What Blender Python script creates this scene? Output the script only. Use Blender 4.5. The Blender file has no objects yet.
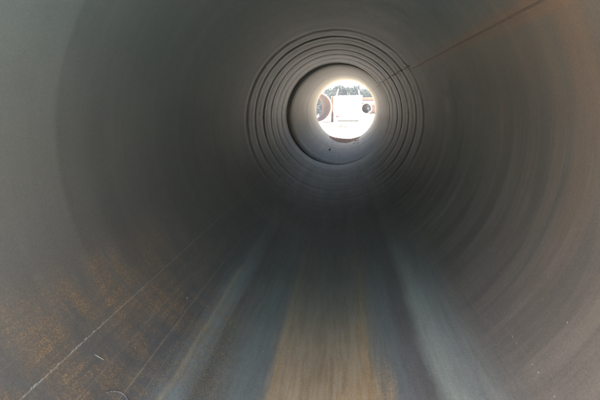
import bpy, bmesh, math, random
from mathutils import Vector, Matrix, noise

scene = bpy.context.scene
COL = scene.collection
PI = math.pi
R_ = math.radians
random.seed(11)

# ------------------------------------------------------------------ camera
F_PX = 467.0                                   # focal length in pixels of the 600 px wide photograph
pitch = math.atan(94 / F_PX)
yaw = math.atan(42 / F_PX * math.cos(pitch))
cam_data = bpy.data.cameras.new("camera")
cam_data.sensor_width = 36.0
cam_data.lens = 36.0 * F_PX / 600.0
cam_data.clip_start = 0.02
cam_data.clip_end = 3000.0
cam = bpy.data.objects.new("camera", cam_data)
cam.location = (0.108, 0.0, 0.216)
cam.rotation_euler = (PI / 2 - pitch, 0.0, yaw)
COL.objects.link(cam)
scene.camera = cam

# ------------------------------------------------------------------ sky, sun, exposure
SUN_EL, SUN_AZ = R_(56), R_(-118)               # azimuth clockwise from +Y
world = bpy.data.worlds.new("World")
scene.world = world
world.use_nodes = True
wn = world.node_tree.nodes
wl = world.node_tree.links
bg = wn["Background"]
sky = wn.new("ShaderNodeTexSky")
sky.sky_type = 'NISHITA'
sky.sun_disc = False
sky.sun_elevation = SUN_EL
sky.sun_rotation = SUN_AZ
sky.dust_density = 4.0
sky.ozone_density = 0.4
sky.air_density = 1.0
wl.new(sky.outputs[0], bg.inputs[0])
bg.inputs[1].default_value = 0.095
sun_data = bpy.data.lights.new("sun", 'SUN')
sun_data.energy = 5.0
sun_data.angle = R_(0.5)
sun_data.color = (1.0, 0.96, 0.90)
sun = bpy.data.objects.new("sun", sun_data)
to_sun = Vector((math.sin(SUN_AZ) * math.cos(SUN_EL), math.cos(SUN_AZ) * math.cos(SUN_EL), math.sin(SUN_EL)))
sun.rotation_euler = to_sun.to_track_quat('Z', 'Y').to_euler()
sun.location = (10, -10, 20)
COL.objects.link(sun)

scene.view_settings.view_transform = 'Standard'
scene.view_settings.look = 'None'
scene.view_settings.gamma = 1.0
scene.view_settings.use_curve_mapping = False
scene.view_settings.exposure = 3.3
scene.render.engine = 'CYCLES'
scene.cycles.max_bounces = 14
scene.cycles.diffuse_bounces = 12
scene.cycles.glossy_bounces = 6
scene.cycles.sample_clamp_indirect = 6.0


# ------------------------------------------------------------------ helpers
def obj(name, mesh, mat=None, parent=None, smooth=False, kind=None):
    if isinstance(mesh, bmesh.types.BMesh):
        me = bpy.data.meshes.new(name)
        mesh.to_mesh(me)
        mesh.free()
    else:
        me = mesh
    if mat is not None and not me.materials:
        me.materials.append(mat)
    if smooth:
        me.polygons.foreach_set("use_smooth", [True] * len(me.polygons))
    o = bpy.data.objects.new(name, me)
    COL.objects.link(o)
    if parent is not None:
        o.parent = parent
    if kind:
        o["kind"] = kind
    return o


def thing(name, label, cat, loc=(0, 0, 0), rot=(0, 0, 0), group=None):
    o = bpy.data.objects.new(name, None)
    o.empty_display_size = 0.2
    COL.objects.link(o)
    o.location = loc
    o.rotation_euler = rot
    return tag(o, label, cat, group)


def tag(o, label, cat, group=None):
    o["label"] = label
    o["category"] = cat
    if group:
        o["group"] = group
    return o


def box(bm, c, s, rot=None, bevel=0.0):
    m = Matrix.Translation(c)
    if rot is not None:
        m = m @ rot
    m = m @ Matrix.Diagonal((s[0], s[1], s[2], 1.0))
    r = bmesh.ops.create_cube(bm, size=1.0, matrix=m)
    if bevel:
        es = list({e for v in r["verts"] for e in v.link_edges})
        bmesh.ops.bevel(bm, geom=es, offset=bevel, segments=2, affect='EDGES', profile=0.5)
    return bm


def tube_between(bm, a, b, r0, r1, n=10):
    a, b = Vector(a), Vector(b)
    d = b - a
    q = d.to_track_quat('Z', 'Y').to_matrix().to_4x4()
    m = Matrix.Translation((a + b) / 2) @ q
    bmesh.ops.create_cone(bm, cap_ends=True, segments=n, radius1=r0, radius2=r1, depth=d.length, matrix=m)
    return bm


# ------------------------------------------------------------------ node helpers
class NT:
    def __init__(self, name):
        self.mat = bpy.data.materials.new(name)
        self.mat.use_nodes = True
        self.n = self.mat.node_tree.nodes
        self.l = self.mat.node_tree.links
        self.bsdf = self.n["Principled BSDF"]

    def put(self, sock, v):
        if v is None:
            return
        if isinstance(v, bpy.types.NodeSocket):
            self.l.new(v, sock)
        else:
            sock.default_value = v

    def math(self, op, a, b=None, c=None, clamp=False):
        m = self.n.new("ShaderNodeMath")
        m.operation = op
        m.use_clamp = clamp
        self.put(m.inputs[0], a)
        self.put(m.inputs[1], b)
        self.put(m.inputs[2], c)
        return m.outputs[0]

    def mix(self, f, a, b, mode='MIX'):
        m = self.n.new("ShaderNodeMix")
        m.data_type = 'RGBA'
        m.blend_type = mode
        self.put(m.inputs[0], f)
        self.put(m.inputs[6], a if not isinstance(a, tuple) else (*a[:3], 1))
        self.put(m.inputs[7], b if not isinstance(b, tuple) else (*b[:3], 1))
        return m.outputs[2]

    def noise(self, vec, scale, detail=4, rough=0.6, dist=0.0):
        m = self.n.new("ShaderNodeTexNoise")
        self.put(m.inputs["Vector"], vec)
        m.inputs["Scale"].default_value = scale
        m.inputs["Detail"].default_value = detail
        m.inputs["Roughness"].default_value = rough
        m.inputs["Distortion"].default_value = dist
        return m.outputs[0]

    def ramp(self, f, stops, interp='LINEAR'):
        m = self.n.new("ShaderNodeValToRGB")
        m.color_ramp.interpolation = interp
        e = m.color_ramp.elements
        while len(e) > 1:
            e.remove(e[-1])
        for i, (p, c) in enumerate(stops):
            el = e[0] if i == 0 else e.new(p)
            el.position = p
            if not isinstance(c, tuple):
                c = (c, c, c)
            el.color = (*c, 1)
        self.put(m.inputs[0], f)
        return m.outputs[0]

    def comb(self, x, y, z):
        m = self.n.new("ShaderNodeCombineXYZ")
        self.put(m.inputs[0], x)
        self.put(m.inputs[1], y)
        self.put(m.inputs[2], z)
        return m.outputs[0]

    def pos(self):
        t = self.n.new("ShaderNodeTexCoord")
        return t.outputs["Object"]

    def sep(self, v):
        s = self.n.new("ShaderNodeSeparateXYZ")
        self.put(s.inputs[0], v)
        return s.outputs

    def bump(self, h, strength, dist, normal=None):
        b = self.n.new("ShaderNodeBump")
        b.inputs["Strength"].default_value = strength
        b.inputs["Distance"].default_value = dist
        self.put(b.inputs["Height"], h)
        if normal is not None:
            self.put(b.inputs["Normal"], normal)
        return b.outputs[0]

    def window(self, x, lo, hi, soft):
        """1 between lo and hi with soft edges"""
        a = self.n.new("ShaderNodeMapRange")
        a.interpolation_type = 'SMOOTHSTEP'
        self.put(a.inputs[0], x)
        a.inputs[1].default_value = lo - soft
        a.inputs[2].default_value = lo + soft
        b = self.n.new("ShaderNodeMapRange")
        b.interpolation_type = 'SMOOTHSTEP'
        self.put(b.inputs[0], x)
        b.inputs[1].default_value = hi - soft
        b.inputs[2].default_value = hi + soft
        b.inputs[3].default_value = 1.0
        b.inputs[4].default_value = 0.0
        return self.math('MULTIPLY', a.outputs[0], b.outputs[0])


def simple(name, col, rough=0.7, metal=0.0, var=0.25, scale=6.0, col2=None, bump=0.0):
    t = NT(name)
    p = t.pos()
    nz = t.noise(p, scale, 6, 0.65)
    c2 = col2 if col2 else tuple(v * (1 - var) for v in col)
    f = t.ramp(nz, [(0.35, 0.0), (0.65, 1.0)])
    t.put(t.bsdf.inputs["Base Color"], t.mix(f, col, c2))
    t.bsdf.inputs["Roughness"].default_value = rough
    t.bsdf.inputs["Metallic"].default_value = metal
    if bump:
        t.put(t.bsdf.inputs["Normal"], t.bump(t.noise(p, scale * 5, 5), 0.6, bump))
    return t.mat


# ------------------------------------------------------------------ the pipe wall material
def wall_material():
    """UV: x = angle / 360 (0 = bottom, + = right), y = metres along the pipe"""
    t = NT("mill_scale_and_rust")
    uv = t.n.new("ShaderNodeUVMap")
    uv.uv_map = "wall"
    s = t.sep(uv.outputs[0])
    run = s[1]
    ang = t.math('MULTIPLY', s[0], 360.0)
    rad = t.math('MULTIPLY', s[0], 2 * PI)
    cx = t.math('SINE', rad)
    cz = t.math('COSINE', rad)
    iso = t.comb(t.math('MULTIPLY', cx, 1.2), t.math('MULTIPLY', cz, 1.2), run)
    # long streaks along the pipe / rings around it
    streak = t.comb(t.math('MULTIPLY', cx, 1.2), t.math('MULTIPLY', cz, 1.2), t.math('MULTIPLY', run, 0.07))
    rings = t.comb(t.math('MULTIPLY', cx, 0.10), t.math('MULTIPLY', cz, 0.10), run)

    n_big = t.noise(iso, 1.6, 5, 0.6)
    n_streak = t.noise(streak, 9.0, 6, 0.65)
    n_streak_f = t.noise(streak, 45.0, 4, 0.6)
    n_ring = t.noise(rings, 5.0, 5, 0.6)
    n_ring_f = t.noise(rings, 26.0, 4, 0.6)
    n_med = t.noise(iso, 14.0, 6, 0.7)
    n_fine = t.noise(iso, 75.0, 4, 0.7)
    n_grain = t.noise(iso, 190.0, 3, 0.75)

    # warp the angle a little so that nothing runs ruler-straight
    warp = t.math('MULTIPLY', t.math('SUBTRACT', n_big, 0.5), 3.0)
    warp2 = t.math('MULTIPLY', t.math('SUBTRACT', n_med, 0.5), 0.9)
    a = t.math('ADD', ang, t.math('ADD', warp, warp2))
    a_n = t.math('DIVIDE', t.math('ADD', a, 180.0), 360.0)

    def P(deg):
        return (deg + 180.0) / 360.0
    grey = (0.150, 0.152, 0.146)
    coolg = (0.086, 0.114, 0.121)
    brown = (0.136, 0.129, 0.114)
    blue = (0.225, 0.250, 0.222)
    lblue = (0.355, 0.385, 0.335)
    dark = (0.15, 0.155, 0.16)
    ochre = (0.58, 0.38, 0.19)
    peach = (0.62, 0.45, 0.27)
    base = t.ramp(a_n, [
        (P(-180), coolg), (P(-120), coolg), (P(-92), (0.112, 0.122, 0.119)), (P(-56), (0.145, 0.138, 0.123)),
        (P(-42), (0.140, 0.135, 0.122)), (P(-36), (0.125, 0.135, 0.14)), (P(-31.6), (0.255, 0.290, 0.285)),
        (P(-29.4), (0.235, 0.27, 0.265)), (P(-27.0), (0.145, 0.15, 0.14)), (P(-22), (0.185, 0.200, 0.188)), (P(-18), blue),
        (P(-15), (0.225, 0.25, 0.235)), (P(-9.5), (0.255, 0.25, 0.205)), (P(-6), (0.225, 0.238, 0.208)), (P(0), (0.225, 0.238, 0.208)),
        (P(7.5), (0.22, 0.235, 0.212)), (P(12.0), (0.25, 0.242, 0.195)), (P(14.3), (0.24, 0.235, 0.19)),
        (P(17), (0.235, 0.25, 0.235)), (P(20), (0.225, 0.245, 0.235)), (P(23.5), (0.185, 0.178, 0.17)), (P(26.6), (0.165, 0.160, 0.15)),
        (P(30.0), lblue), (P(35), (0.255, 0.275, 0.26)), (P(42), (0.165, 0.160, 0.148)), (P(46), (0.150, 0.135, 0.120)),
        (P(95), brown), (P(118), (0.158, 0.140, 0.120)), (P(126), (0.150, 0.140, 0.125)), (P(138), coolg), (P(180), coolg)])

    # ochre wash on the floor, stronger towards the mouth
    och_z = t.window(t.math('ADD', a, t.math('MULTIPLY', t.math('SUBTRACT', n_streak, 0.5), 9.0)), -10.5, 14.5, 4.2)
    near = t.ramp(t.math('DIVIDE', t.math('ADD', run, t.math('MULTIPLY', n_streak, 1.2)), 6.0),
                  [(0.40, 1.0), (0.53, 0.55), (0.66, 0.14), (1.0, 0.03)])
    och_f = t.math('MULTIPLY', t.math('MULTIPLY', och_z, near),
                   t.ramp(n_streak, [(0.30, 0.72), (0.55, 1.0)]))
    col = t.mix(t.math('MULTIPLY', och_f, 0.95), base, t.mix(t.ramp(n_streak_f, [(0.4, 0.0), (0.62, 1.0)]), ochre, peach))
    # two narrow ochre lines that bound it
    for lo, hi, k in ((-11.2, -9.6, 0.55), (12.2, 13.8, 0.6), (-8.6, -7.8, 0.25), (9.6, 10.1, 0.3)):
        col = t.mix(t.math('MULTIPLY', t.window(a, lo, hi, 0.6), t.math('MULTIPLY', t.math('ADD', t.math('MULTIPLY', near, 0.7), 0.28), k)), col, ochre)

    rag = t.math('MULTIPLY', t.window(a, 13.0, 19.5, 1.5), t.window(t.math('ADD', run, t.math('MULTIPLY', n_streak, 1.2)), -3.0, 3.0, 0.35))
    col = t.mix(t.math('MULTIPLY', rag, t.ramp(t.math('ADD', t.math('MULTIPLY', n_streak_f, 0.6), t.math('MULTIPLY', n_fine, 0.4)), [(0.44, 0.0), (0.60, 0.6)])), col, ochre)
    # rust bloom and speckle low on the left
    zone = t.window(a, -64.0, -24.0, 9.0)
    zrun = t.window(t.math('ADD', run, t.math('MULTIPLY', n_med, 1.0)), -3.0, 3.4, 0.8)
    patch = t.ramp(t.noise(t.comb(t.math('MULTIPLY', cx, 0.8), t.math('MULTIPLY', cz, 0.8), t.math('MULTIPLY', run, 2.6)), 2.7, 6, 0.70, 0.3), [(0.38, 0.0), (0.62, 1.0)])
    bloom = t.math('MULTIPLY', t.math('MULTIPLY', t.math('MULTIPLY', zone, zrun), patch), t.ramp(n_streak_f, [(0.36, 0.35), (0.58, 1.0)]))
    ridge = t.noise(t.comb(t.math('MULTIPLY', cx, 1.2), t.math('MULTIPLY', cz, 1.2), t.math('MULTIPLY', run, 1.2)), 120.0, 5, 0.75)
    speck = t.ramp(ridge, [(0.50, 0.0), (0.57, 1.0)])
    col = t.mix(t.math('MULTIPLY', bloom, 0.62), col, (0.215, 0.145, 0.090))
    col = t.mix(t.math('MULTIPLY', t.math('MULTIPLY', bloom, speck), 0.72), col, (0.50, 0.33, 0.165))
    # sparse yellow speckle inside the blue streak
    sz = t.math('MULTIPLY', t.window(a, -36.0, -21.0, 3.0), t.window(run, -3.0, 2.9, 0.7))
    col = t.mix(t.math('MULTIPLY', sz, t.ramp(ridge, [(0.545, 0.0), (0.61, 0.75)])), col, (0.42, 0.33, 0.14))
    col = t.mix(t.math('MULTIPLY', t.window(a, -32.9, -31.6, 0.5), t.ramp(n_streak_f, [(0.38, 0.1), (0.6, 0.65)])), col, (0.40, 0.34, 0.23))

    # thin drag lines along the floor
    for c0, w, k, cc in ((-51.75, 0.10, 0.7, (0.36, 0.35, 0.28)), (-39.1, 0.11, 0.55, (0.40, 0.35, 0.22)), (-45.0, 0.10, 0.30, (0.34, 0.29, 0.19)),
                         (-28.0, 0.20, 0.35, (0.30, 0.33, 0.33)), (-57.2, 0.07, 0.18, (0.34, 0.31, 0.24)), (-36.1, 0.07, 0.25, (0.4, 0.36, 0.24)),
                         (48.0, 0.06, 0.22, (0.36, 0.36, 0.34)), (4.0, 0.12, 0.25, dark), (-3.2, 0.10, 0.2, dark), (17.4, 0.15, 0.35, dark),
                         (19.0, 0.12, 0.3, (0.24, 0.26, 0.27)), (31.5, 0.12, 0.25, (0.30, 0.33, 0.34)), (24.6, 0.12, 0.35, (0.2, 0.19, 0.2))):
        aw = t.math('ADD', ang, t.math('MULTIPLY', warp, 0.06))
        col = t.mix(t.math('MULTIPLY', t.window(aw, c0 - w, c0 + w, w * 0.6), t.math('MULTIPLY', t.ramp(n_med, [(0.3, 0.5), (0.6, 1.0)]), k)), col, cc)

    # heat-tinted stain beside the long weld, upper right
    st = t.window(t.math('ADD', ang, t.math('MULTIPLY', warp2, 0.8)), 121.6, 126.8, 1.8)
    col = t.mix(t.math('MULTIPLY', t.math('MULTIPLY', st, t.window(run, -3, 11.6, 0.4)), t.ramp(n_med, [(0.3, 0.35), (0.65, 0.85)])), col, (0.190, 0.130, 0.092))
    for c0 in (122.2, 125.6):
        col = t.mix(t.math('MULTIPLY', t.window(ang, c0 - 0.5, c0 + 0.5, 0.5), 0.4), col, (0.22, 0.145, 0.10))

    # shade painted on the floor past the near lengths, mouth glow on the far one
    floor_shade = t.math('MULTIPLY', t.window(a, -58.0, 62.0, 26.0), t.window(run, 3.7, 13.6, 1.6))
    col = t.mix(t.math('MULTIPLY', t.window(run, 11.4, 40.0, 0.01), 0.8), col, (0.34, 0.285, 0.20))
    col = t.mix(t.math('MULTIPLY', floor_shade, 0.88), col, (0.056, 0.064, 0.056))

    # circumferential bands: brown ones on the right, lighter next to the first girth weld
    side_r = t.window(ang, 62.0, 142.0, 22.0)
    runw = t.math('ADD', run, t.math('MULTIPLY', t.math('SUBTRACT', n_med, 0.5), 0.05))
    for lo, hi, k in ((2.05, 2.30, 0.34), (1.62, 1.86, 0.2), (2.42, 2.5, 0.2), (3.24, 3.32, 0.22), (2.78, 2.84, 0.16)):
        col = t.mix(t.math('MULTIPLY', t.math('MULTIPLY', side_r, t.window(runw, lo, hi, 0.05)), k), col, (0.235, 0.155, 0.110))
    side_rl = t.window(ang, 40.0, 100.0, 12.0)
    bands = t.ramp(n_ring, [(0.40, 0.0), (0.50, 0.6), (0.56, 0.1), (0.66, 0.75)])
    col = t.mix(t.math('MULTIPLY', side_rl, t.math('MULTIPLY', bands, 0.75)), col, (0.225, 0.195, 0.165))

    # the middle lengths carry a greener mill scale
    col = t.mix(t.window(run, 3.2, 11.4, 1.3), col, t.mix(1.0, col, (0.84, 0.97, 0.96), 'MULTIPLY'))

    # tonal variation: rings and streaks, fine mottling
    v = t.math('ADD', t.math('MULTIPLY', t.math('SUBTRACT', n_ring, 0.5), 0.48),
               t.math('MULTIPLY', t.math('SUBTRACT', n_ring_f, 0.5), 0.08))
    floor_z = t.window(a, -50.0, 46.0, 8.0)
    v2 = t.math('ADD', t.math('MULTIPLY', t.math('SUBTRACT', n_streak, 0.5), 0.75),
                t.math('MULTIPLY', t.math('SUBTRACT', n_streak_f, 0.5), 0.45))
    vm = t.math('ADD', t.math('MULTIPLY', t.math('SUBTRACT', 1.0, floor_z), v), t.math('MULTIPLY', floor_z, v2))
    vm = t.math('ADD', vm, t.math('MULTIPLY', t.math('SUBTRACT', n_big, 0.5), 0.35))
    vm = t.math('ADD', vm, t.math('MULTIPLY', t.math('SUBTRACT', n_med, 0.5), 0.22))
    vm = t.math('ADD', vm, t.math('MULTIPLY', t.math('SUBTRACT', n_fine, 0.5), 0.50))
    vm = t.math('ADD', vm, t.math('MULTIPLY', t.math('SUBTRACT', n_grain, 0.5), 1.05))
    # the first length of pipe has a paler skin than the next
    vm = t.math('ADD', vm, t.math('MULTIPLY', t.math('MULTIPLY', t.window(run, -9.0, 2.05, 0.02), t.window(ang, -135.0, -66.0, 14.0)), 0.26))
    # the ribbed and far lengths are paler, except along the floor
    vm = t.math('ADD', vm, t.math('MULTIPLY', t.math('MULTIPLY', t.window(run, 6.3, 30.0, 0.02), t.math('SUBTRACT', 1.0, floor_shade)), 0.42))
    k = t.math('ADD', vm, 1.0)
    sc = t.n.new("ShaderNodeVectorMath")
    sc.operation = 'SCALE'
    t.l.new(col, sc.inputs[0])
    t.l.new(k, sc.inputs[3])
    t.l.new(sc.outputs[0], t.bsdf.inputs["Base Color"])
    rough = t.math('ADD', 0.55, t.math('MULTIPLY', t.math('SUBTRACT', n_med, 0.5), 0.3))
    t.l.new(rough, t.bsdf.inputs["Roughness"])
    t.bsdf.inputs["Metallic"].default_value = 0.0
    matte = t.math('MAXIMUM', t.math('MULTIPLY', t.window(a, -75.0, 70.0, 22.0), t.window(run, 4.6, 11.4, 1.3)), t.window(run, 11.4, 40.0, 0.01))
    t.l.new(t.math('MULTIPLY', t.math('SUBTRACT', 1.0, t.math('MULTIPLY', matte, 0.9)), 0.45), t.bsdf.inputs["Specular IOR Level"])
    h = t.math('ADD', t.math('MULTIPLY', n_med, 0.6), t.math('ADD', t.math('MULTIPLY', n_fine, 0.35), t.math('MULTIPLY', n_grain, 0.15)))
    b1 = t.bump(h, 0.35, 0.004)
    b2 = t.bump(n_ring_f, 0.10, 0.003, b1)
    t.l.new(b2, t.bsdf.inputs["Normal"])
    return t.mat


M_WALL = wall_material()
M_WELD = simple("weld_metal", (0.19, 0.145, 0.115), 0.55, 0.2, 0.35, 30, bump=0.003)
M_WELD_PALE = simple("girth_weld_metal", (0.145, 0.14, 0.13), 0.55, 0.1, 0.3, 30, bump=0.003)
M_CHALK = simple("flaked_white_coating", (0.55, 0.54, 0.46), 0.9, 0, 0.2, 60)
M_SOIL = simple("brown_soil", (0.30, 0.18, 0.105), 0.95, 0, 0.45, 9, bump=0.02)
M_SILT = simple("grey_silt", (0.30, 0.28, 0.24), 0.95, 0, 0.4, 14, bump=0.01)
M_CLOD = simple("dark_clod_earth", (0.05, 0.045, 0.04), 0.9, 0, 0.3, 20, bump=0.01)
M_RUST = simple("sunlit_rust", (0.17, 0.085, 0.045), 0.8, 0, 0.3, 3.0, col2=(0.105, 0.060, 0.042), bump=0.004)
M_EDGE_HIGHLIGHT = simple("edge_highlight", (0.55, 0.50, 0.45), 0.6, 0, 0.2, 12)  # sun highlight on the outdoor pipe rims, painted as a pale colour
M_WHITE = simple("white_truck_paint", (0.80, 0.80, 0.78), 0.35, 0, 0.06, 2.0)
M_DARK = simple("dark_rubber", (0.03, 0.03, 0.03), 0.8, 0, 0.3, 10)
M_GREYM = simple("grey_steel", (0.25, 0.25, 0.25), 0.5, 0.3, 0.3, 6)
M_LAMP = simple("red_lens", (0.35, 0.04, 0.03), 0.3, 0, 0.1, 5)
M_POST = simple("pale_post_paint", (0.62, 0.58, 0.48), 0.6, 0, 0.15, 5)
M_BARK = simple("bark", (0.10, 0.075, 0.055), 0.9, 0, 0.4, 8, bump=0.01)
M_LEAF = simple("leaves_dark", (0.036, 0.045, 0.037), 0.7, 0, 0.35, 1.5)
M_LEAF_B = simple("leaves_grey_green", (0.045, 0.054, 0.045), 0.7, 0, 0.35, 1.5)
for m_ in (M_LEAF, M_LEAF_B):
    m_.node_tree.nodes['Principled BSDF'].inputs['Specular IOR Level'].default_value = 0.05
M_STONE = simple("pale_stone", (0.40, 0.37, 0.32), 0.9, 0, 0.35, 8, bump=0.01)
M_RSTONE = simple("reddish_rock", (0.20, 0.115, 0.075), 0.9, 0, 0.35, 8, bump=0.01)

# ------------------------------------------------------------------ ground
GROUND_Z = -1.212
bm = bmesh.new()
N = 60
vs = {}
for i in range(N + 1):
    for j in range(N + 1):
        def warp_(k):
            u = (k / N) * 2 - 1
            return math.copysign(abs(u) ** 3, u) * 370 + u * 30
        x, y = warp_(i), warp_(j) + 25
        near_pipe = abs(x) < 3 and -6 < y < 22
        z = GROUND_Z if near_pipe else GROUND_Z + 0.05 * (noise.noise(Vector((x * 0.13, y * 0.13, 3))))
        vs[i, j] = bm.verts.new((x, y, z))
for i in range(N):
    for j in range(N):
        bm.faces.new((vs[i, j], vs[i + 1, j], vs[i + 1, j + 1], vs[i, j + 1]))
M_GROUND = simple("pale_dusty_ground", (0.43, 0.395, 0.34), 0.95, 0, 0.22, 0.8, bump=0.02)
obj("ground", bm, M_GROUND, smooth=True, kind="structure")

# ------------------------------------------------------------------ the pipe we stand in
R0 = 1.2
WALL_T = 0.014
MOUTH = 0.30
SEG = 288


def ring_section(name, y0, y1, steps, rfun, cfun, parent, r_out=None, mat=M_WALL, origin=(0, 0, 0), fill=False):
    """closed pipe length from y0 to y1; rfun(y) inner radius, cfun(y) axis centre (x, z)"""
    ox, oy, oz = origin
    verts, faces, uvs = [], [], []
    ys = [y0 + (y1 - y0) * i / steps for i in range(steps + 1)]
    n_in = len(ys)
    prof = [(y, rfun(y)) for y in ys]
    inner_n = len(prof)
    if r_out is None:
        outer = [(y, rfun(y) + WALL_T) for y in reversed(ys[::max(1, steps // 24)] + ([ys[-1]] if steps % max(1, steps // 24) else []))]
    else:
        outer = [(y1, r_out), (y0, r_out)]
    prof = prof + outer
    npz = len(prof)
    for q, (y, r_) in enumerate(prof):
        cx, cz = cfun(y)
        base_r = r_
        for k in range(SEG):
            r_ = base_r
            th = 2 * PI * k / SEG - PI
            # sediment has levelled the ribs along the floor
            r = r_
            wob = noise.noise(Vector((math.sin(th) * 1.4, math.cos(th) * 1.4, y * 0.7))) if fill and q < inner_n else 0.0
            if wob:
                r_ = rfun(y + 0.045 * wob)
                r_ = R0 + (r_ - R0) * (0.95 + 0.7 * noise.noise(Vector((math.sin(th) * 1.1 + 5, math.cos(th) * 1.1, y * 1.3))))
            if fill and q < inner_n:
                w_ = min(1.0, max(0.0, (abs(math.degrees(th)) - 25) / 70))
                w_ = 0.22 + 0.78 * w_ * w_ * (3 - 2 * w_)
                if th > 0:
                    w_ *= 0.8
                r = R0 + (r_ - R0) * w_
            verts.append((cx + r * math.sin(th) - ox, y - oy, cz - r * math.cos(th) - oz))
    for i in range(npz):
        i2 = (i + 1) % npz
        for k in range(SEG):
            k2 = (k + 1) % SEG
            faces.append((i * SEG + k, i * SEG + k2, i2 * SEG + k2, i2 * SEG + k))
            u0 = k / SEG - 0.5
            u1 = (k + 1) / SEG - 0.5
            ya, yb = prof[i][0], prof[i2][0]
            uvs += [u0, ya, u1, ya, u1, yb, u0, yb]
    me = bpy.data.meshes.new(name)
    me.from_pydata(verts, [], faces)
    uvl = me.uv_layers.new(name="wall")
    uvl.data.foreach_set("uv", uvs)
    me.materials.append(mat)
    me.update()
    o = obj(name, me, None, parent, smooth=True)
    # hard edges at the two cut ends
    try:
        me.set_sharp_from_angle(angle=R_(50))
    except Exception:
        pass
    return o


def axis_main(y):
    return (0.0, 0.0)


def axis_far(y):
    f = (y - 11.4) / (18.5 - 11.4)
    return (0.047 + f * 0.200, -0.024 + f * 0.0815)


def wave(y, a, per, ph=0.0):
    return a * math.sin(2 * PI * y / per + ph)


def r_near(y):
    return R0 + wave(y, 0.0006, 0.83) + wave(y, 0.0002, 0.33, 1.0)


GROOVES = [6.40, 7.05, 7.32, 7.86, 8.12, 8.70, 8.93, 9.45, 9.62, 10.25, 10.42, 10.95]
GDEPTH = [0.005, 0.008, 0.003, 0.010, 0.004, 0.010, 0.005, 0.011, 0.004, 0.009, 0.004, 0.007]


def r_ribbed(y):
    r = R0 + 0.002
    for g, d in zip(GROOVES, GDEPTH):
        d *= 1.1
        x = (y - g) / 0.085
        r += d * math.exp(-x * x)                      # groove pushed outwards
        x2 = (y - g - 0.2) / 0.10
        r -= d * 0.45 * math.exp(-x2 * x2)             # and the swell beyond it
    return r + wave(y, 0.0005, 0.15)


def r_far(y):
    f = (y - 11.4) / 7.1
    return 1.168 - 0.036 * f + 0.022 * max(0.0, 1 - (y - 11.4) / 0.35) ** 2 + wave(y, 0.0012, 0.6)


pipe = thing("steel_pipe", "long round steel pipe seen from the inside, with blue and ochre streaks along its floor", "pipe", (0, MOUTH, -R0))
PO = (0, MOUTH, -R0)
sec_near = ring_section("pipe_section", MOUTH, 2.04995, 100, r_near, axis_main, pipe, origin=PO)
sec_near["label"] = "nearest pale grey length with white flecks and rust bloom"
sec_mid = ring_section("pipe_section", 2.05005, 6.29995, 160, r_near, axis_main, pipe, origin=PO)
sec_mid["label"] = "smooth darker grey length"
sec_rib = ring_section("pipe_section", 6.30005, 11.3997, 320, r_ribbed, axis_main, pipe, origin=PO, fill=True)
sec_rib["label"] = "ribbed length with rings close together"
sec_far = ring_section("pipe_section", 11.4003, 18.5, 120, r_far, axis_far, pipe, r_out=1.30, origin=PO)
sec_far["label"] = "narrower brightly lit far length"


def girth_weld(y, w, h, rfun, axis, parent, mat):
    """a raised bead that runs round the inside"""
    bmw = bmesh.new()
    n = 288
    pr = [(-w, 0.004), (-w * 0.75, -h * 0.55), (-w * 0.3, -h), (w * 0.3, -h), (w * 0.75, -h * 0.55), (w, 0.004), (w, 0.018), (-w, 0.018)]
    cx, cz = axis(y)
    rings = []
    for k in range(n):
        th = 2 * PI * k / n
        jit = 1 + 0.15 * noise.noise(Vector((math.sin(th) * 30, math.cos(th) * 30, y)))
        dy = 0.003 * noise.noise(Vector((math.sin(th) * 9, math.cos(th) * 9, y + 7)))
        row = []
        for (py, pr_) in pr:
            r = rfun(y) + (pr_ * jit if pr_ < 0 else pr_)
            row.append(bmw.verts.new((cx + r * math.sin(th) - PO[0], y + py + dy - PO[1], cz - r * math.cos(th) - PO[2])))
        rings.append(row)
    m = len(pr)
    for k in range(n):
        a_, b_ = rings[k], rings[(k + 1) % n]
        for i in range(m):
            i2 = (i + 1) % m
            bmw.faces.new((a_[i], b_[i], b_[i2], a_[i2]))
    bmesh.ops.recalc_face_normals(bmw, faces=bmw.faces)
    return obj("girth_weld", bmw, mat, parent, smooth=True)


girth_weld(2.05, 0.010, -0.0030, lambda y: R0, axis_main, pipe, M_WELD_PALE)
girth_weld(6.30, 0.012, -0.0030, lambda y: R0, axis_main, pipe, M_WELD_PALE)
girth_weld(14.9, 0.030, 0.003, r_far, axis_far, pipe, M_WELD_PALE)


def long_weld(y0, y1, deg0, deg1, rfun, axis, parent, w=0.009, h=0.0022, mat=M_WELD):
    bmw = bmesh.new()
    n = int((y1 - y0) / 0.03)
    rows = []
    for i in range(n + 1):
        f = i / n
        y = y0 + (y1 - y0) * f
        d = R_(deg0 + (deg1 - deg0) * f) + 0.0012 * noise.noise(Vector((y * 3, deg0, 0)))
        cx, cz = axis(y)
        hh = h * (0.8 + 0.35 * math.sin(y * 160) * 0.4 + 0.4 * noise.noise(Vector((y * 14, 5, deg0))))
        row = []
        for du, dr in ((-w, 0.003), (-w * 0.6, -hh * 0.7), (0, -hh), (w * 0.6, -hh * 0.7), (w, 0.003)):
            r = rfun(y) + dr
            th = d + du / R0
            row.append(bmw.verts.new((cx + r * math.sin(th) - PO[0], y - PO[1], cz - r * math.cos(th) - PO[2])))
        rows.append(row)
    for i in range(n):
        a_, b_ = rows[i], rows[i + 1]
        for k in range(5):
            k2 = (k + 1) % 5
            bmw.faces.new((a_[k], b_[k], b_[k2], a_[k2]))
    bmw.faces.new(rows[0])
    bmw.faces.new(list(reversed(rows[-1])))
    bmesh.ops.recalc_face_normals(bmw, faces=bmw.faces)
    return obj("long_weld", bmw, mat, parent, smooth=True)


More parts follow.
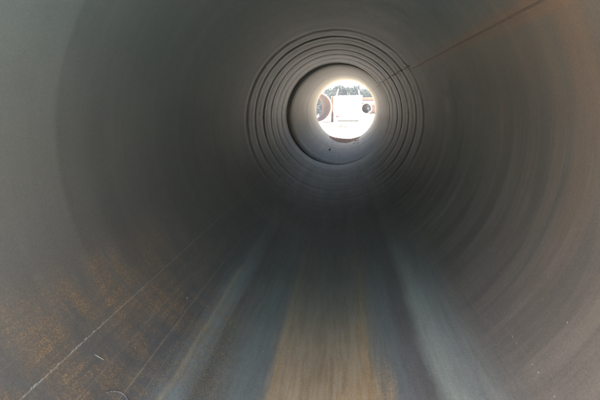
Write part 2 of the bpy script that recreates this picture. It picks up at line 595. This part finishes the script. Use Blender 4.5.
long_weld(MOUTH + 0.01, 2.04, 123.7, 123.8, r_near, axis_main, sec_near)
long_weld(2.06, 6.29, 124.4, 124.6, r_near, axis_main, sec_mid)
long_weld(6.31, 11.39, 126.8, 127.4, r_ribbed, axis_main, sec_rib, w=0.014, h=0.008)
long_weld(11.41, 18.48, 127.0, 127.5, r_far, axis_far, sec_far, w=0.012, h=0.007)


def on_wall(deg, y, lift=0.0, rfun=r_near, axis=axis_main):
    th = R_(deg)
    r = rfun(y) - lift
    cx, cz = axis(y)
    return Vector((cx + r * math.sin(th), y, cz - r * math.cos(th)))


def fleck(bm, deg, y, length, width, turn, thick=0.0012, jag=0.35, rng=random, n=7):
    """irregular thin chip stuck on the wall"""
    th = R_(deg)
    eu = Vector((math.cos(th), 0, math.sin(th)))
    ey = Vector((0, 1, 0))
    en = Vector((-math.sin(th), 0, math.cos(th)))
    c = on_wall(deg, y, 0.0005) - Vector(PO)
    top, bot = [], []
    for k in range(n):
        a_ = 2 * PI * k / n
        s_ = 1 + rng.uniform(-jag, jag)
        lx, ly = math.cos(a_) * length * 0.5 * s_, math.sin(a_) * width * 0.5 * s_
        u = lx * math.sin(turn) + ly * math.cos(turn)
        v = lx * math.cos(turn) - ly * math.sin(turn)
        p = c + eu * u + ey * v
        top.append(bm.verts.new(p + en * thick))
        bot.append(bm.verts.new(p - en * 0.003))
    bm.faces.new(top)
    bm.faces.new(list(reversed(bot)))
    for k in range(n):
        k2 = (k + 1) % n
        bm.faces.new((bot[k], bot[k2], top[k2], top[k]))


# flaked white line on the left, densest towards the viewer
rng = random.Random(5)
bm = bmesh.new()
y = 0.6
while y < 2.45:
    dens = 1.0 if y < 1.75 else max(0.0, 0.9 - (y - 1.75) * 1.9)
    if rng.random() < 0.62 * dens:
        big = rng.random() < 0.14
        fleck(bm, -51.8 + rng.gauss(0, 0.09), y, rng.uniform(0.008, 0.022) * (1.2 if big else 1), rng.uniform(0.0013, 0.0026) * (1.7 if big else 1),
              rng.gauss(0, 0.12), rng=rng)
    y += rng.uniform(0.007, 0.016)
bmesh.ops.recalc_face_normals(bm, faces=bm.faces)
o = obj("chipped_coating", bm, M_CHALK, sec_near, kind="stuff")
o["label"] = "broken white line of flaked coating"
# scattered pale flecks on the right-hand wall and elsewhere
bm = bmesh.new()
for deg, y, l, w, tn in ((48.0, 2.02, .03, .004, .3), (47.8, 1.96, .012, .004, .2), (47.9, 1.79, .010, .005, 0), (47.9, 1.73, .011, .006, .4), (58.2, 1.82, .008, .007, 0),
                         (47.7, 1.58, .010, .005, .2), (58.0, 2.05, .006, .004, 0), (-47.5, 1.70, .05, .0035, 1.25),
                         (-37.5, 1.55, .008, .005, 0), (-43.2, 1.9, .006, .005, 0), (66.0, 1.7, .005, .004, 0), (-41.2, 2.03, .006, .004, 0)):
    fleck(bm, deg, y, l * (0.7 if deg > 0 else 0.9), w * (0.6 if deg > 0 else 0.8), tn, rng=rng)
for k in range(18):
    fleck(bm, rng.choice((rng.uniform(-75, -20), rng.uniform(40, 80), rng.uniform(-20, 40))), rng.uniform(0.9, 2.0), rng.uniform(.002, .004), rng.uniform(.0015, .003), rng.uniform(0, 3), rng=rng)
bmesh.ops.recalc_face_normals(bm, faces=bm.faces)
o = obj("pale_flecks", bm, M_CHALK, sec_near, kind="stuff")
bm = bmesh.new()
fleck(bm, -41.2, 2.54, .016, .012, 0, rng=rng)
for k in range(24):
    fleck(bm, rng.uniform(-70, 70), rng.uniform(2.1, 3.4), rng.uniform(.003, .005), rng.uniform(.002, .004), rng.uniform(0, 3), rng=rng)
bmesh.ops.recalc_face_normals(bm, faces=bm.faces)
obj("pale_flecks", bm, M_CHALK, sec_mid, kind="stuff")

# pale bent wire lying at the lower left edge of the view
cv = bmesh.new()
pts = []
for k in range(15):
    f = k / 14
    deg = -41.8 + 5.6 * f
    yy = 1.58 + 0.055 * math.sin(PI * f) ** 0.8 - 0.01 * f
    pts.append(on_wall(deg, yy, 0.004))
base = pts[7].copy()
for i in range(14):
    tube_between(cv, pts[i] - base, pts[i + 1] - base, 0.0028, 0.0028, 8)
w_ = obj("bent_wire", cv, simple("dusty_wire", (0.26, 0.25, 0.23), 0.6, 0.1, 0.3, 40), smooth=True)
w_.location = base
tag(w_, "thin pale bent wire lying on the pipe floor at the bottom left", "wire")


# ------------------------------------------------------------------ soil and debris in the far mouth
def pipe_floor_z(x, y):
    cx, cz = axis_far(y)
    r = r_far(y)
    dx = max(-r * 0.98, min(r * 0.98, x - cx))
    return cz - math.sqrt(r * r - dx * dx)


def heap(name, cx, cy, wx, wy, h, mat, seed, label, cat):
    bmh = bmesh.new()
    n = 28
    g, b_ = {}, {}
    for i in range(n + 1):
        for j in range(n + 1):
            u, v = i / n * 2 - 1, j / n * 2 - 1
            x, y = cx + u * wx, cy + v * wy
            rr = math.sqrt(u * u + v * v)
            e = max(0.0, 1 - rr ** 2.2)
            hh = h * e * (0.75 + 0.6 * noise.noise(Vector((x * 3.1, y * 2.1, seed))) + 0.35 * noise.noise(Vector((x * 11, y * 9, seed))))
            z0 = pipe_floor_z(x, min(y, 18.5))
            zb = z0 - 0.03
            if y > 18.5:
                t_ = min(1.0, (y - 18.5) / 1.0)
                z0 = z0 * (1 - t_) + (GROUND_Z + 0.004) * t_
                zb = GROUND_Z - 0.03
            g[i, j] = bmh.verts.new((x - cx, y - cy, z0 + hh - 0.006 + 0.006 * (e > 0)))
            b_[i, j] = bmh.verts.new((x - cx, y - cy, zb))
    for i in range(n):
        for j in range(n):
            bmh.faces.new((g[i, j], g[i + 1, j], g[i + 1, j + 1], g[i, j + 1]))
            bmh.faces.new((b_[i, j], b_[i, j + 1], b_[i + 1, j + 1], b_[i + 1, j]))
    for i in range(n):
        bmh.faces.new((b_[i, 0], b_[i + 1, 0], g[i + 1, 0], g[i, 0]))
        bmh.faces.new((g[i, n], g[i + 1, n], b_[i + 1, n], b_[i, n]))
        bmh.faces.new((g[0, i], g[0, i + 1], b_[0, i + 1], b_[0, i]))
        bmh.faces.new((b_[n, i], b_[n, i + 1], g[n, i + 1], g[n, i]))
    o = obj(name, bmh, mat, smooth=True)
    o.location = (cx, cy, 0)
    return tag(o, label, cat)


heap("soil_heap", 0.22, 18.1, 0.60, 1.0, 0.075, M_SOIL, 3.0, "low heap of brown soil on the pipe floor just inside the far mouth", "soil")


def rock(name, loc, s, mat, seed, label, cat="rock", group=None, flat=0.7):
    b = bmesh.new()
    bmesh.ops.create_icosphere(b, subdivisions=2, radius=1.0)
    for v in b.verts:
        k = 1 + 0.35 * noise.noise(v.co * 1.3 + Vector((seed, seed * 2, 0)))
        v.co = Vector((v.co.x * s * k, v.co.y * s * k * 0.85, v.co.z * s * k * flat))
    o = obj(name, b, mat)
    o.location = loc
    o.rotation_euler = (0, 0, seed)
    return tag(o, label, cat, group)


rock("earth_clod", (-0.235, 14.15, pipe_floor_z(-0.235, 14.15) + 0.018), 0.035, M_CLOD, 2.2, "small dark clod of earth alone on the pale floor before the far mouth", "clod")
for k, (x, y, s) in enumerate(((0.55, 16.4, .022), (0.66, 15.9, .018), (-0.2, 16.6, .018), (0.70, 16.9, .025), (0.62, 17.1, .03))):
    rock("stone", (x, y, pipe_floor_z(x, y) + s * 0.4), s, M_SILT, 1.3 * k + .4, "small grey stone scattered on the floor near the soil in the far mouth", "stone", "small stones scattered in the far mouth")

# ------------------------------------------------------------------ outside: truck with two posts
TY = 45.0
truck = thing("box_truck", "white box truck standing beyond the far mouth of the pipe", "truck", (0.73, TY, GROUND_Z), (0, 0, R_(2)))
b = bmesh.new(); box(b, (0, 2.6, 1.42), (2.55, 5.0, 1.94), bevel=0.03); obj("cargo_box", b, M_WHITE, truck)
for sx in (-1, 1):
    b = bmesh.new(); box(b, (sx * 0.61, 0.085, 1.50), (1.19, 0.03, 1.62), bevel=0.008)
    d = obj("rear_door", b, M_WHITE, truck)
    b = bmesh.new(); tube_between(b, (sx * 0.12, 0.045, 0.75), (sx * 0.12, 0.045, 2.25), 0.014, 0.014); obj("locking_bar", b, M_GREYM, d)
    for z in (0.95, 1.5, 2.05):
        b = bmesh.new(); box(b, (sx * 1.17, 0.06, z), (0.10, 0.02, 0.06)); obj("hinge", b, M_GREYM, d)
    b = bmesh.new(); box(b, (sx * 1.05, 0.03, 0.50), (0.26, 0.05, 0.10), bevel=0.01); obj("tail_lamp", b, M_LAMP, truck)
    b = bmesh.new(); box(b, (sx * 0.95, 0.9, 0.30), (0.4, 0.015, 0.42)); obj("mud_flap", b, M_DARK, truck)
    for yy in (1.4, 4.4, 6.4):
        b = bmesh.new(); tube_between(b, (sx * 0.82, yy, 0.45), (sx * 1.16, yy, 0.45), 0.45, 0.45, 28); wh = obj("wheel", b, M_DARK, truck, smooth=False)
        b = bmesh.new(); tube_between(b, (sx * 1.02, yy, 0.45), (sx * 1.175, yy, 0.45), 0.24, 0.20, 20); obj("rim", b, M_WHITE, wh)
b = bmesh.new(); box(b, (0, 0.06, 0.50), (1.8, 0.10, 0.16), bevel=0.02); bp = obj("rear_bumper", b, M_WHITE, truck)
for k, x in enumerate((-0.72, -0.50, -0.12, 0.04, 0.20, 0.55)):
    b = bmesh.new(); box(b, (x, -0.008, 0.50 + 0.06 * (abs(x) > .4)), (0.12, 0.02, 0.05), bevel=0.004); obj("marker", b, M_DARK, bp)
for sx in (-1, 1):
    b = bmesh.new(); box(b, (sx * 1.2, 2.9, 0.30), (0.03, 2.2, 0.30), bevel=0.008); obj("added_skirt", b, M_WHITE, truck)  # white panels added to hide the dark shade under the truck
b = bmesh.new(); box(b, (0, 0.55, 0.24), (2.3, 0.04, 0.32), bevel=0.01); obj("added_valance", b, M_WHITE, truck)  # added as well, covers the shaded underside from behind
b = bmesh.new(); box(b, (0, 3.5, 0.52), (0.9, 6.0, 0.16)); obj("chassis", b, M_GREYM, truck)
b = bmesh.new(); box(b, (0, 6.3, 1.35), (2.3, 1.7, 1.75), bevel=0.12); obj("cab", b, M_WHITE, truck)
b = bmesh.new(); tube_between(b, (-1.32, 0.2, 1.55), (-0.98, 0.05, 2.98), 0.055, 0.045); obj("post", b, M_POST, truck)["label"] = "left pale post, leaning to the right"
b = bmesh.new(); tube_between(b, (1.08, 0.2, 2.2), (0.90, 0.05, 2.88), 0.06, 0.045); obj("post", b, M_POST, truck)["label"] = "right pale post, shorter"


# rusty pipes either side of it
def big_pipe(name, loc, rz, rad, length, label, thick=0.035):
    t = thing(name, label, "pipe", (loc[0], loc[1], loc[2]), (0, 0, rz), "rusty pipes lying outside the far mouth")
    for part, rr0, rr1, y0, y1, mt in (("pipe_wall", rad - thick, rad, 0.0, length, M_RUST), ("cut_edge", rad - thick - 0.004, rad + 0.006, -0.05, -0.001, M_EDGE_HIGHLIGHT)):
        b = bmesh.new()
        n = 56
        rows = []
        for k in range(n):
            th = 2 * PI * k / n
            rows.append([b.verts.new((r * math.sin(th), yy, rad - r * math.cos(th))) for (r, yy) in ((rr0, y0), (rr0, y1), (rr1, y1), (rr1, y0))])
        for k in range(n):
            a_, c_ = rows[k], rows[(k + 1) % n]
            for i in range(4):
                i2 = (i + 1) % 4
                b.faces.new((a_[i], c_[i], c_[i2], a_[i2]))
        bmesh.ops.recalc_face_normals(b, faces=b.faces)
        obj(part, b, mt, t)
    return t


big_pipe("rusty_pipe", (-2.02, 41.5, GROUND_Z), R_(15), 1.30, 3.6, "large rusty pipe lying open end towards us, left of the white truck", thick=0.07)
rp = big_pipe("rusty_pipe", (2.35, 44.0, GROUND_Z + 0.72), R_(-12), 0.50, 3.6, "small rusty pipe raised on timbers, right of the white truck", thick=0.05)
for k, yy in enumerate((44.6, 46.9)):
    b = bmesh.new(); box(b, (0, 0, 0.36), (1.6, 0.3, 0.716), bevel=0.02)
    o = obj("timber_block", b, simple("weathered_timber", (0.55, 0.47, 0.38), 0.9, 0, 0.35, 4) if k == 0 else bpy.data.materials["weathered_timber"])
    o.location = (2.35 + 0.21 * (yy - 44.0), yy, GROUND_Z)
    tag(o, "front timber block under the small rusty pipe" if k == 0 else "rear timber block under the small rusty pipe", "timber", "timber blocks under the small pipe")
# rust-coloured upright left of the truck, its highlight painted as pale flanges
st = thing("steel_column", "slim rust-brown steel column between the large pipe and the truck", "column", (-0.76, 43.5, GROUND_Z))
b = bmesh.new(); box(b, (0, 0, 1.17), (0.20, 0.02, 2.3)); obj("web", b, M_RUST, st)
b = bmesh.new()
box(b, (0.11, 0, 1.17), (0.02, 0.14, 2.3)); box(b, (-0.11, 0, 1.17), (0.02, 0.14, 2.3)); obj("flanges", b, M_POST, st)
b = bmesh.new(); box(b, (0, 0, 0.01), (0.4, 0.4, 0.02)); obj("foot_plate", b, M_RUST, st)
# white rail behind the small pipe
rl = thing("white_rail", "white horizontal rail on posts behind the small rusty pipe", "rail", (2.6, 49.0, GROUND_Z))
b = bmesh.new(); box(b, (0.6, 0, 1.86), (3.4, 0.08, 0.20), bevel=0.01); obj("rail", b, M_WHITE, rl)
for x in (-0.9, 0.6, 2.1):
    b = bmesh.new(); box(b, (x, 0.08, 0.93), (0.09, 0.07, 1.86)); obj("post", b, M_WHITE, rl)
b = bmesh.new(); box(b, (0.55, 0.0, 2.13), (3.2, 0.5, 0.30), bevel=0.04)
o = obj("steel_channel", b, M_RUST); o.location = (2.6, 49.0, GROUND_Z); tag(o, "dark rusty steel channel laid along the top of the white rail", "steel channel")

# rocks on the bright ground
rock("rock", (-0.02, 33.5, GROUND_Z + 0.06), 0.24, M_RSTONE, 1.1, "largest reddish brown rock on the bright ground in front of the truck", "rock", None, 0.5)
rock("rock", (0.33, 32.6, GROUND_Z + 0.05), 0.13, M_RSTONE, 4.1, "smaller reddish rock just right of the largest one", "rock", None, 0.6)
rng = random.Random(9)
for k in range(16):
    x, y = rng.uniform(-2.2, 2.6), rng.uniform(22, 40)
    rock("stone", (x, y, GROUND_Z + 0.02), rng.uniform(0.04, 0.11), M_STONE, rng.uniform(0, 6), "pale loose stone on the bright ground outside the far mouth", "stone", "pale stones on the ground outside", 0.6)


# ------------------------------------------------------------------ trees beyond
def tree(x, y, h, w, seed, label, leafm):
    rg = random.Random(seed)
    t = thing("broadleaf_tree", label, "tree", (x, y, GROUND_Z - 0.02), (0, 0, rg.uniform(0, 6)), "dark trees beyond the truck")
    b = bmesh.new()
    tips = []
    top = Vector((rg.uniform(-.2, .2), rg.uniform(-.2, .2), h * 0.55))
    tube_between(b, (0, 0, 0), top, 0.16, 0.08, 9)
    for k in range(8):
        a_ = rg.uniform(0, 2 * PI)
        st_ = top * rg.uniform(0.35, 1.0)
        e = st_ + Vector((math.cos(a_) * w * rg.uniform(.3, .7), math.sin(a_) * w * rg.uniform(.3, .7), h * rg.uniform(.08, .38)))
        tube_between(b, st_, e, 0.05, 0.02, 6)
        tips.append(e)
    obj("trunk", b, M_BARK, t)
    b = bmesh.new()
    clumps = [(e, rg.uniform(.45, .8)) for e in tips]
    for k in range(30):
        a_ = rg.uniform(0, 2 * PI)
        q = rg.uniform(0.2, 1) ** .5 * w
        clumps.append((Vector((math.cos(a_) * q, math.sin(a_) * q, h * rg.uniform(.12, .93) * (1 - 0.15 * q / w))), rg.uniform(.4, .85)))
    for c, cr in clumps:
        for k in range(150):
            d = Vector((rg.gauss(0, 1), rg.gauss(0, 1), rg.gauss(0, .8))).normalized() * cr * rg.uniform(.35, 1.05)
            p = c + d
            if p.z < 0.1:
                continue
            u = Vector((rg.gauss(0, 1), rg.gauss(0, 1), rg.gauss(0, 1))).normalized()
            v = u.cross(Vector((rg.gauss(0, 1), rg.gauss(0, 1), rg.gauss(0, 1)))).normalized()
            s_ = rg.uniform(.08, .17)
            b.faces.new([b.verts.new(p + u * s_), b.verts.new(p + v * s_ * .6), b.verts.new(p - u * s_), b.verts.new(p - v * s_ * .6)])
    obj("crown", b, leafm, t)


TREES = [(-13.5, 78, 5.2, 2.0, "tree at the far left end of the dark row, mostly hidden by the pipe"), (-9.6, 74, 5.4, 2.1, "second tree from the left end of the dark row"),
         (-6.0, 77, 4.9, 2.0, "dark tree above the left edge of the large rusty pipe"), (-2.9, 73, 4.6, 1.9, "dark tree behind the large rusty pipe"),
         (-0.5, 76, 5.1, 1.9, "dark tree behind the left leaning post of the truck"), (1.6, 74, 4.8, 1.9, "dark tree behind the middle of the white truck"),
         (3.9, 77, 4.7, 1.9, "dark tree behind the right post of the truck"), (6.1, 73, 4.5, 1.9, "dark tree above the small rusty pipe"),
         (9.4, 76, 5.2, 2.1, "second tree from the right end of the dark row"), (13.2, 78, 5.3, 2.0, "tree at the far right end of the dark row")]
for i, (x, y, h, w, lb) in enumerate(TREES):
    tree(x, y, h * 1.0, w * 1.15, 30 + i, lb, M_LEAF if i % 3 else M_LEAF_B)


# ------------------------------------------------------------------ thin haze added to imitate lens glare round the far mouth
bm = bmesh.new()
box(bm, (0, 25, 1.65), (840, 840, 7.9))
hz = bpy.data.materials.new("glare_haze")
hz.use_nodes = True
hn = hz.node_tree.nodes
hn.remove(hn["Principled BSDF"])
pv = hn.new("ShaderNodeVolumePrincipled")
pv.inputs["Color"].default_value = (0.95, 0.95, 0.93, 1)
pv.inputs["Density"].default_value = 0.0030
pv.inputs["Anisotropy"].default_value = 0.6
hz.node_tree.links.new(pv.outputs[0], hn["Material Output"].inputs["Volume"])
obj("haze", bm, hz, kind="stuff")
